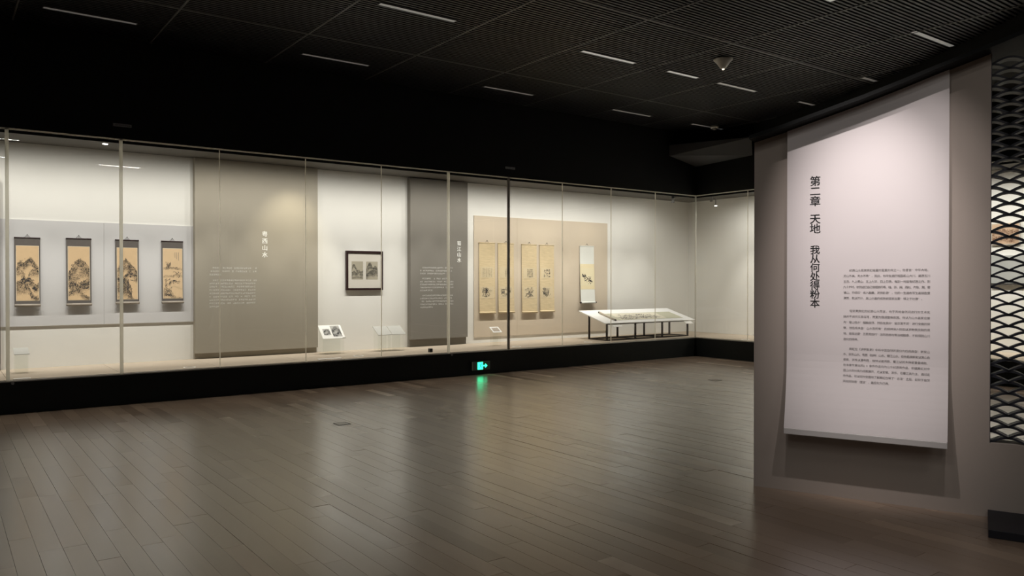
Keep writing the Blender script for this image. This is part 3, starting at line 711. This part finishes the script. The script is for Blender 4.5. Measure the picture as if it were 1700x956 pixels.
x0, x1, z0, z1 = 11.113, 11.520, 1.150, 2.366
t, sheet, surf = scroll(x0, x1, z0, z1, 'white silk hanging scroll with gold bands and dark knobs, right of the four yellow ones', 'scrolls on the beige panel', WSILK, roller=WSILK, knobs=ROSEWOOD, bow=0.04)
w = (x1 - x0) / 2; h = z1 - z0; r = random.Random(9)
sheet(-w + .002, w - .002, h * .235, h * .685, 0.002, n=6).build('gold_band', PALEY, t)
sheet(-w * .9, w * .9, h * .30, h * .615, 0.0035, n=5).build('painting_sheet', mat('pale_yellow_paper', (0.75, 0.67, 0.45), 0.8, noise=0.04), t)
q = MB(); strokes(q, r, surf, 0.005, -w * .75, h * .44, w * .0, h * .51, 16, 0.05, 0.11, 0.010, 0.9, (2.6, 0.5))
strokes(q, r, surf, 0.005, -w * .75, h * .36, w * .8, h * .46, 22, 0.05, 0.12, 0.006, 0.9, (0.2, 0.5)); strokes(q, r, surf, 0.005, w * .1, h * .32, w * .75, h * .38, 8, 0.04, 0.09, 0.006, 0.9)
q.build('ink_drawing', INKBROWN, t, stuff=True)

# ------------------------------------------------------------------ framed pair of album leaves
t = thing('picture_frame', (6.082, BACK_Y, 1.453), 'black wooden frame holding two small ink landscapes side by side', 'picture frame')
w, h, fw_ = 0.352, 0.687, 0.036
MB().box(-w, -0.05, 0, w, -0.004, fw_).box(-w, -0.05, h - fw_, w, -0.004, h).box(-w, -0.05, fw_, -w + fw_, -0.004, h - fw_).box(w - fw_, -0.05, fw_, w, -0.004, h - fw_).build('frame', ROSEWOOD, t)
MB().box(-w + fw_, -0.034, fw_, w - fw_, -0.012, h - fw_).build('mount_card', MATB, t)
PG = (0.46, 0.41, 0.33)
leafL = [([(0, .55), (.1, .8), (.2, .86), (.35, .70), (.55, .50), (.8, .45), (1, .50)], .22, .85, .10), ([(0, .35), (.2, .48), (.4, .40), (.65, .52), (.8, .40), (1, .42)], .3, .75, .16), ([(0, .12), (.5, .16), (1, .14)], .12, .6, .08)]
leafR = [([(0, .55), (.15, .80), (.3, .94), (.45, .86), (.6, .66), (.75, .76), (.9, .72), (1, .5)], .45, .95, .10), ([(0, .3), (.2, .42), (.45, .5), (.7, .46), (.85, .55), (1, .40)], .35, .95, .16)]
for a, b, ly, sd in ((-0.248, -0.030, leafL, 11), (0.028, 0.254, leafR, 12)):
    q = MB().quad((a, -0.0352, 0.186), (b, -0.0352, 0.186), (b, -0.0352, 0.503), (a, -0.0352, 0.503), ((0, 0), (1, 0), (1, 1), (0, 1)))
    q.box(a, -0.0350, 0.186, b, -0.0341, 0.503)
    q.build('album_leaf', ink_mat('album_leaf_ink', PG, ly, sd, grain=16), t)
MB().box(-w + fw_, -0.0405, fw_, w - fw_, -0.0395, h - fw_).build('glazing', ACRYLIC, t)

# ------------------------------------------------------------------ label stands, cards, rings
def label_stand(x, y, w, h, lab, photos=(), slope=0.15, card=LABELW, group='acrylic label stands'):
    t = thing('label_stand', (x, y, CASE_Z), lab, 'label stand', group)
    a = w / 2; d = 0.16
    MB().box(-a, -d / 2, 0, a, -d / 2 + 0.005, h).box(-a, d / 2 - 0.005, 0, a, d / 2, h + slope).build('acrylic_support', ACRYLIC, t)
    top = lambda s: (h + slope * (s + d / 2) / d)
    e = 0.03; y0, y1 = -d / 2 - e, d / 2 + e
    q = MB().prism([(-a - .01, y0, top(y0) + .001), (a + .01, y0, top(y0) + .001), (a + .01, y1, top(y1) + .001), (-a - .01, y1, top(y1) + .001)], (0, -.003, .006))
    lc = q.build('label_card', card, t)
    for (u0, v0, u1, v1, kind) in photos:
        P = []
        for u, v in ((u0, v0), (u1, v0), (u1, v1), (u0, v1)):
            yy = y0 + (y1 - y0) * v; P.append((-a + w * u, yy - .0035, top(yy) + .0082))
        MB().quad(*P, ((0, 0), (1, 0), (1, 1), (0, 1))).build('printed_photo', ink_mat('photo_print', (0.42, 0.41, 0.38), [([(0, .5), (.3, .8), (.6, .9), (1, .6)], .4, .95, .3), ([(0, .3), (.4, .25), (.7, .45), (1, .4)], .3, 1.0, .3)], 30 + int(u0 * 10), grain=5), lc)
    return t
t = label_stand(5.27, 12.17, 0.37, 0.285, 'clear label stand with two printed photos at the foot of the stone-grey board', ((0.10, 0.25, 0.42, 0.72, 0), (0.50, 0.12, 0.93, 0.95, 0)))
MB().box(0.145, -0.118, 0.257, 0.200, -0.113, 0.277).build('number_tag', LABELW, t)
CARDC = mat('frosted_label_card', (0.43, 0.425, 0.39), 0.7)
label_stand(6.17, 12.12, 0.24, 0.30, 'clear label stand with blank card, left of the pair beneath the picture frame', (), 0.10, CARDC)
label_stand(6.44, 12.12, 0.24, 0.30, 'clear label stand with blank card, right of the pair beneath the picture frame', (), 0.10, CARDC)
label_stand(0.895, 12.0, 0.15, 0.26, 'clear upright label stand on case floor below the leftmost ink scroll', (), 0.05, CARDC)
t = thing('label_stand', (8.40, 11.9, CASE_Z), 'clear label stand with white-bordered card below the two left yellow scrolls', 'label stand', 'acrylic label stands')
MB().box(-0.09, -0.05, 0, 0.09, -0.045, 0.26).box(-0.09, 0.05, 0, 0.09, 0.055, 0.34).build('acrylic_support', ACRYLIC, t)
MB().prism([(-0.10, -0.07, 0.25), (0.10, -0.07, 0.25), (0.10, 0.07, 0.345), (-0.10, 0.07, 0.345)], (0, -.003, .005)).build('label_card', LABELW, t)
MB().prism([(-0.07, -0.045, 0.273), (0.07, -0.045, 0.273), (0.07, 0.045, 0.334), (-0.07, 0.045, 0.334)], (0, -.002, .004)).build('card_print', mat('taupe_print', (0.42, 0.36, 0.29), 0.8), t)
for x0, x1, y0, y1, lab in ((0.76, 0.945, 11.285, 11.345, 'flat white caption card on case floor under the leftmost ink scroll'),
                            (4.72, 5.10, 11.38, 11.46, 'flat white caption card on case floor in front of the photo label stand')):
    tag(bevel(MB().box(x0, y0, CASE_Z, x1, y1, CASE_Z + 0.006).build('caption_card', LABELW), 0.001), lab, 'caption card', 'flat caption cards')
RINGW = mat('white_floor_ring', (0.80, 0.78, 0.72), 0.6)
for x, y, lab in ((2.842, 11.42, 'white round floor ring in front of the gap left of the stone-grey board'), (5.464, 11.56, 'white round floor ring near the glass below the picture frame'),
                  (8.59, 11.50, 'white round floor ring below the yellow scroll behind the dark post'), (10.38, 11.53, 'white round floor ring left of the slanted white table'), (13.42, 10.09, 'white round floor ring in the return case beside the taupe wall')):
    t = thing('floor_ring', (x, y, CASE_Z), lab, 'floor ring', 'round white floor rings')
    MB().lathe((0, 0, 0), [(0.085, 0.0), (0.082, 0.006), (0.062, 0.006), (0.062, 0.003)], 24).build('rim', RINGW, t, smooth=False)
    MB().lathe((0, 0, 0), [(0.061, 0.0), (0.061, 0.0035), (0.0, 0.0035)], 24).build('disc', CASEFLOOR, t)
t = thing('humidity_sensor', (6.753, 11.485, CASE_Z), 'small black cube on case floor before the dark grey board', 'sensor')
bevel(MB().box(-0.030, -0.03, 0, 0.030, 0.03, 0.062).build('body', mat('black_plastic', (0.006, 0.006, 0.006), 0.4), t), 0.004)
MB().box(-0.022, -0.0315, 0.012, 0.022, -0.0302, 0.05).build('screen', mat('dark_screen', (0.02, 0.022, 0.022), 0.15), t)

# ------------------------------------------------------------------ slanted table with the handscroll
tb = thing('slanted_table', (12.16, 11.82, CASE_Z), 'low slanted white display table on black iron legs at the case corner', 'display table')
TX0, TX1, TY0, TY1, TZ0, TZ1 = -1.345, 1.345, -0.33, 0.49, 0.358, 0.590      # local
tz = lambda y: TZ0 + (TZ1 - TZ0) * (y - TY0) / (TY1 - TY0)
MB().prism([(TX0, TY0, TZ0), (TX1, TY0, TZ0), (TX1, TY1, TZ1), (TX0, TY1, TZ1)], (0, 0.005, -0.016)).build('table_top', TABLEW, tb)
LX = [-1.24, -0.43, 0.38, 1.19]; LY = [-0.25, 0.28]; lw = 0.016
for lx in LX:
    for ly in LY:
        MB().box(lx - lw, ly - lw, 0, lx + lw, ly + lw, tz(ly) - 0.018 - lw * 0.28).build('leg', IRON, tb)
for ly in LY:
    MB().box(LX[0] + lw, ly - lw + 0.001, 0.0, LX[3] - lw, ly + lw - 0.001, 0.022).build('bottom_rail', IRON, tb)
    zt = tz(ly) - 0.022
    MB().box(LX[0] + lw, ly - lw + 0.001, zt - 0.034, LX[3] - lw, ly + lw - 0.001, zt - 0.006).build('top_rail', IRON, tb)
for lx in LX: MB().box(lx - lw + 0.001, LY[0] + lw, 0.0, lx + lw - 0.001, LY[1] - lw, 0.022).build('cross_rail', IRON, tb)
def card_on_front(xa, xb):
    MB().prism([(xa, TY0 - 0.055, TZ0 - 0.075), (xb, TY0 - 0.055, TZ0 - 0.075), (xb, TY0 + 0.02, TZ0 - 0.022), (xa, TY0 + 0.02, TZ0 - 0.022)], (0, 0.002, -0.003)).build('label_card', LABELW, tb)
card_on_front(1.00, 1.22); card_on_front(-1.16, -0.93)
sl = math.atan2(TZ1 - TZ0, TY1 - TY0)
hs = thing('handscroll', (12.16, 11.82, CASE_Z), 'unrolled ink handscroll with wooden roller lying on slanted white table', 'handscroll')
on = lambda y: tz(y) + 0.0015
def lay(xa, xb, ya, yb, k, n=1):
    P = [(xa, ya, on(ya) + k), (xb, ya, on(yb if False else ya) + k), (xb, yb, on(yb) + k), (xa, yb, on(yb) + k)]
    return P
MB().prism(lay(-0.95, 1.12, -0.185, 0.235, 0.0), (0, -.0006, .002)).build('silk_mount', mat('olive_silk_mount', (0.50, 0.49, 0.37), 0.8, noise=0.05), hs)
MB().prism(lay(-0.74, 0.62, -0.165, 0.215, 0.0024), (0, -.0003, .001)).build('paper', mat('grey_ivory_paper', (0.70, 0.66, 0.53), 0.8, noise=0.05), hs)
q = MB(); r = random.Random(5)
def flat(q, r, n, xa, xb, va, vb, l0, l1, w):
    tmp = MB(); strokes(tmp, r, lambda z: 0, 0, xa, va, xb, vb, n, l0, l1, w, 1.0)
    for f in tmp.f: q.quad(*[(tmp.v[i][0], tmp.v[i][2], on(tmp.v[i][2]) + 0.0042) for i in f])
flat(q, r, 120, -0.72, 0.45, -0.15, 0.02, 0.06, 0.18, 0.006); flat(q, r, 70, -0.6, 0.40, 0.0, 0.16, 0.06, 0.16, 0.005); flat(q, r, 14, 0.3, 0.6, -0.06, 0.0, 0.08, 0.2, 0.004)
q.build('ink_drawing', mat('handscroll_ink', (0.10, 0.09, 0.08), 0.8), hs, stuff=True)
MB().cyl((-0.97, -0.205, on(-0.205) + 0.021), (-0.97, 0.255, on(0.255) + 0.021), 0.021, 12).build('roller', mat('rolled_paper', (0.52, 0.46, 0.36), 0.7), hs, smooth=True)
for ya, yb in ((-0.235, -0.205), (0.255, 0.285)): MB().cyl((-0.97, ya, on(ya) + 0.021), (-0.97, yb, on(yb) + 0.021), 0.017, 10).build('roller_knob', ROSEWOOD, hs)

# ------------------------------------------------------------------ things in the return case, seen through the lattice
t = thing('framed_picture', (BACK_X, 5.70, 2.225), 'brown ink landscape in the far case, glimpsed through the lattice', 'picture', None, -math.pi / 2)
MB().box(-0.22, -0.03, 0, 0.22, -0.002, 0.37).build('frame', mat('pale_picture_frame', (0.62, 0.55, 0.46), 0.7), t)
q = MB().quad((-0.205, -0.0315, 0.015), (0.205, -0.0315, 0.015), (0.205, -0.0315, 0.355), (-0.205, -0.0315, 0.355), ((0, 0), (1, 0), (1, 1), (0, 1)))
q.build('painting', ink_mat('brown_landscape_ink', (0.62, 0.44, 0.30), [([(0, .6), (.3, .8), (.6, .7), (1, .75)], .4, .7, .2), ([(0, .3), (.4, .4), (.7, .3), (1, .35)], .3, .8, .2)], 50, ink=(0.16, 0.08, 0.05), grain=10), t)
t = thing('display_board', (BACK_X, 5.63, 1.575), 'pale grey board in the far case below the brown landscape', 'display board', None, -math.pi / 2)
MB().box(-0.30, -0.05, 0, 0.28, -0.002, 0.47).build('board', mat('pale_grey_board', (0.40, 0.41, 0.39), 0.8), t)
MB().box(-0.30, -0.046, -0.03, 0.28, -0.002, -0.001).build('shadow_strip', SHADOWPAINT, t)  # dark strip stands in for the shadow under the board

# ------------------------------------------------------------------ the taupe chapter wall
def local_wall(o):
    o.location = WO; o.rotation_euler = (0, 0, WALL_ROT); return o
# local frame: x along the wall to the right, -y out of it towards the visitors
sgn = -1.0
prof = [(0, 2.685), (.13, 2.716), (.247, 2.745), (.53, 2.822), (.808, 2.90), (1.04, 2.972), (1.262, 3.046), (1.573, 3.142), (1.9, 3.25), (2.25, 3.38), (2.7, 3.54), (3.2, 3.70)]
def pz(s):
    for (a, za), (b, zb) in zip(prof, prof[1:]):
        if a <= s <= b: return za + (zb - za) * (s - a) / (b - a)
    return prof[-1][1]
TH = 0.16; LS0, LS1, LZ0 = 1.576, 2.35, 0.507
mb = MB()
left = [(s, z) for s, z in prof if s < LS0] + [(LS0, pz(LS0))]
mb.prism([(0, 0, 0), (LS0, 0, 0)] + [(s, 0, z) for s, z in reversed(left)], (0, TH, 0))
mb.box(LS0, 0, 0, 3.2, TH, LZ0)
right = [(LS1, pz(LS1))] + [(s, z) for s, z in prof if s > LS1]
mb.prism([(LS1, 0, LZ0), (3.2, 0, LZ0)] + [(s, 0, z) for s, z in reversed(right)], (0, TH, 0))
wf = local_wall(struct(mb.build('wall_front', WALLP), 'free-standing taupe wall with rising curved top'))
mb = MB(); R = []
for s, z in prof: R.append([(s, -0.17, z + 0.002), (s, TH + 0.05, z + 0.002), (s, TH + 0.05, z + 0.03), (s, -0.17, z + 0.03)])  # lip added to cast the shadow band below the wall top
mb.loft(R)
shade_lip = local_wall(struct(mb.build('trim_5', BLACK), 'black lip added along the curved top of the taupe wall to shade it'))

# banner
bn = thing('chapter_banner', WO + WE * 0.79, 'tall white hanging banner printed 第二章 天地 on the taupe wall', 'banner', None, WALL_ROT)
B0, B1, BZ = 0.254 - 0.79, 1.330 - 0.79, 0.505
def by(z):
    q = max(0.0, (1.05 - z) / 0.55); return -(0.034 + 0.10 * min(1, q) ** 1.7)
zs = [BZ + (0.6) * k / 12 for k in range(13)] + [1.2, 1.6, 2.0, 2.4, 2.6]
SX = 12
mb = MB()
xs = [B0 + (B1 - B0) * i / SX for i in range(SX + 1)]
grid = []
for i, x in enumerate(xs):
    colz = [z for z in zs] + [pz(x + 0.79) - 0.004]
    grid.append([(x, by(z), z) for z in colz])
n = len(grid[0]); off = 0.004
for g in grid: mb.v += g
for g in grid: mb.v += [(x, y + off, z) for x, y, z in g]
N = len(grid) * n
for i in range(SX):
    for j in range(n - 1):
        a = i * n + j; mb.f += [(a, a + n, a + n + 1, a + 1), (N + a, N + a + 1, N + a + n + 1, N + a + n)]
for j in range(n - 1):
    a = j; mb.f.append((a, a + 1, N + a + 1, N + a)); a = SX * n + j; mb.f.append((a, N + a, N + a + 1, a + 1))
for i in range(SX):
    a = i * n; mb.f.append((a, N + a, N + a + n, a + n)); a = i * n + n - 1; mb.f.append((a, a + n, N + a + n, N + a))
mb.build('cloth', BANNER, bn, smooth=False)
yb_ = by(BZ)
bevel(MB().box(B0, yb_ - 0.006, BZ - 0.047, B1, yb_ + 0.022, BZ - 0.001).build('bottom_bar', mat('banner_hem', (0.66, 0.64, 0.63), 0.8), bn), 0.004)
lx = lambda s: s - 0.79
surfb = lambda X, Z: by(Z) - 0.0012
CH_Z = list(zip('第二章天地', (2.351, 2.276, 2.201, 2.069, 1.996), (.076,) * 5)) + [(ch, 1.838 - 0.0666 * i, 0.068) for i, ch in enumerate('我从何处得粉本')]
for ch, zz, sz in CH_Z:
    q = MB(); put_glyph(q, ch, lx(0.456), zz, sz, 0, 0.016, 3, surfb); q.build('title_character', INK, bn)
PARAS = [["　　纪游山水是黄宾虹绘画的重要方向之一，他曾言“中华大地，", "无山不美，无水不秀”，因此，他平生遍历祖国名山大川，遍游五川", "五岳，九上黄山，五上九华，四上岱岳，每到一地皆有纪游之作。到",
          "九十岁时，依然追忆自己曾经游历粤、桂、浙、闽、燕赵、齐鲁、楚、蜀", "诸山，亦感叹“收入画囊，足供卧游”，他的一生遍布写生画稿盈箧", "满笥，数以万计，其山水画的成熟蜕变就主要“得之于壮游”。"],
         ["　　但就黄宾虹的纪游山水而言，他于天地自然间进行的艺术实", "践并不讲究实景临写，而更为强调整体氛围。他认为山水画家应首", "先“登山临水”接触自然，然后在其中“坐忘苦不足”进行全面的观",
          "察，然后将来自“山水我所有”的精神深入体验以求物我交融的境", "地，最后达要“三思而后行”法则思想与笔法相融合，才能得到山川", "造化的精神。"],
         ["　　宾虹在《讲学集录》中将中国自然风景分为四类典型：新安山", "水、浙东山水、粤西（桂林）山水、蜀江山水，在他看来新安以黄山白", "岳胜，浙东以瀑布胜，桂林以岩洞胜，蜀江以树木林密重叠嶂胜。",
          "在本章节展出的20余件作品均为山水纪游类作品，依据宾虹对中", "国山水的分类为线索展开，尤以安徽、浙东、巴蜀三类为主，通过这", "件作品，可以较为全面地了解宾虹在明了“古法”之后，如何于自然", "天地间体悟“理法”，最后化为己用。"]]
tops = [1.682, 1.386, 1.108]; pit = [0.0405, 0.0415, 0.0395]
for para, zt, pp in zip(PARAS, tops, pit):
    q = MB()
    for i, line in enumerate(para):
        full = i < len(para) - 1
        ncol = len(line) if full else 30
        stp = 0.563 / max(ncol, 29 if not full else 1)
        for j, ch in enumerate(line):
            if ch == '　': continue
            put_glyph(q, ch, lx(0.655) + (j + 0.5) * stp, zt - i * pp, 0.0195, 0, 0.0, 1, surfb)
    q.build('paragraph', GREYINK, bn, stuff=True)

# lattice screen
lt = thing('lattice_screen', WO + WE * LS0, 'dark metal fish-scale lattice screen filling the opening in the taupe wall', 'screen', None, WALL_ROT)
CW, CH = 0.213, 0.0755 / 2
def wave(s):
    return 2.0 * abs(math.cos(math.pi * s / CW)) - 1.0          # rounded crests, sharp dips: fish scales
SEG = 12; smax = LS1 - LS0
vs_s = [smax * k / int(smax / CW * SEG) for k in range(int(smax / CW * SEG) + 1)]
def strand_mesh(sign, zlim0):
    R = []
    for s in vs_s:
        z = 0.5 * CH * wave(s + (CW / 2 if sign > 0 else 0)) * 1.02
        t_ = 0.0074; R.append([(s, -0.004, z - t_), (s, 0.088, z - t_), (s, 0.088, z + t_), (s, -0.004, z + t_)])
    return MB().loft(R).mesh('lattice_strip', LATT)
SM = [strand_mesh(1, 0), strand_mesh(-1, 0)]
nst = int((pz(LS0) - LZ0 + 0.25) / CH)
for k in range(nst):
    z = LZ0 + 0.018 + k * CH
    if z > pz(LS0) - 0.02: break
    o = link('lattice_strip', SM[k % 2], lt); o.location = (0, 0.02, z)
MB().box(0, 0.0, LZ0, 0.004, 0.125, pz(LS0) - 0.002).build('side_channel', LATT, lt)

# low dark platform at the foot of the wall
tag(local_wall(bevel(MB().box(1.567, -0.505, 0, 3.2, -0.003, 0.052).build('platform', NAVY), 0.003)), 'low navy-black platform on the floor below the lattice screen', 'platform')

# floor boxes
for x, y, w, d, lab, rot in ((3.678, 8.21, 0.075, 0.075, 'small square floor outlet cover in the middle of the wood floor', 0.0), (10.19, 8.25, 0.08, 0.08, 'small square floor outlet cover near the taupe wall edge', 0.0)):
    t = thing('floor_outlet', (x, y, 0), lab, 'floor outlet', 'floor outlet covers')
    e = 0.008
    MB().box(-w, -d, 0.0005, w, -d + e, 0.003).box(-w, d - e, 0.0005, w, d, 0.003).box(-w, -d + e, 0.0005, -w + e, d - e, 0.003).box(w - e, -d + e, 0.0005, w, d - e, 0.003).build('rim', mat('black_rim', (0.01, 0.01, 0.01), 0.5), t)
    MB().box(-w + e, -d + e, 0.0005, w - e, d - e, 0.002).build('lid', mat('brown_lid', (0.25, 0.19, 0.14), 0.28, spec=0.9), t)
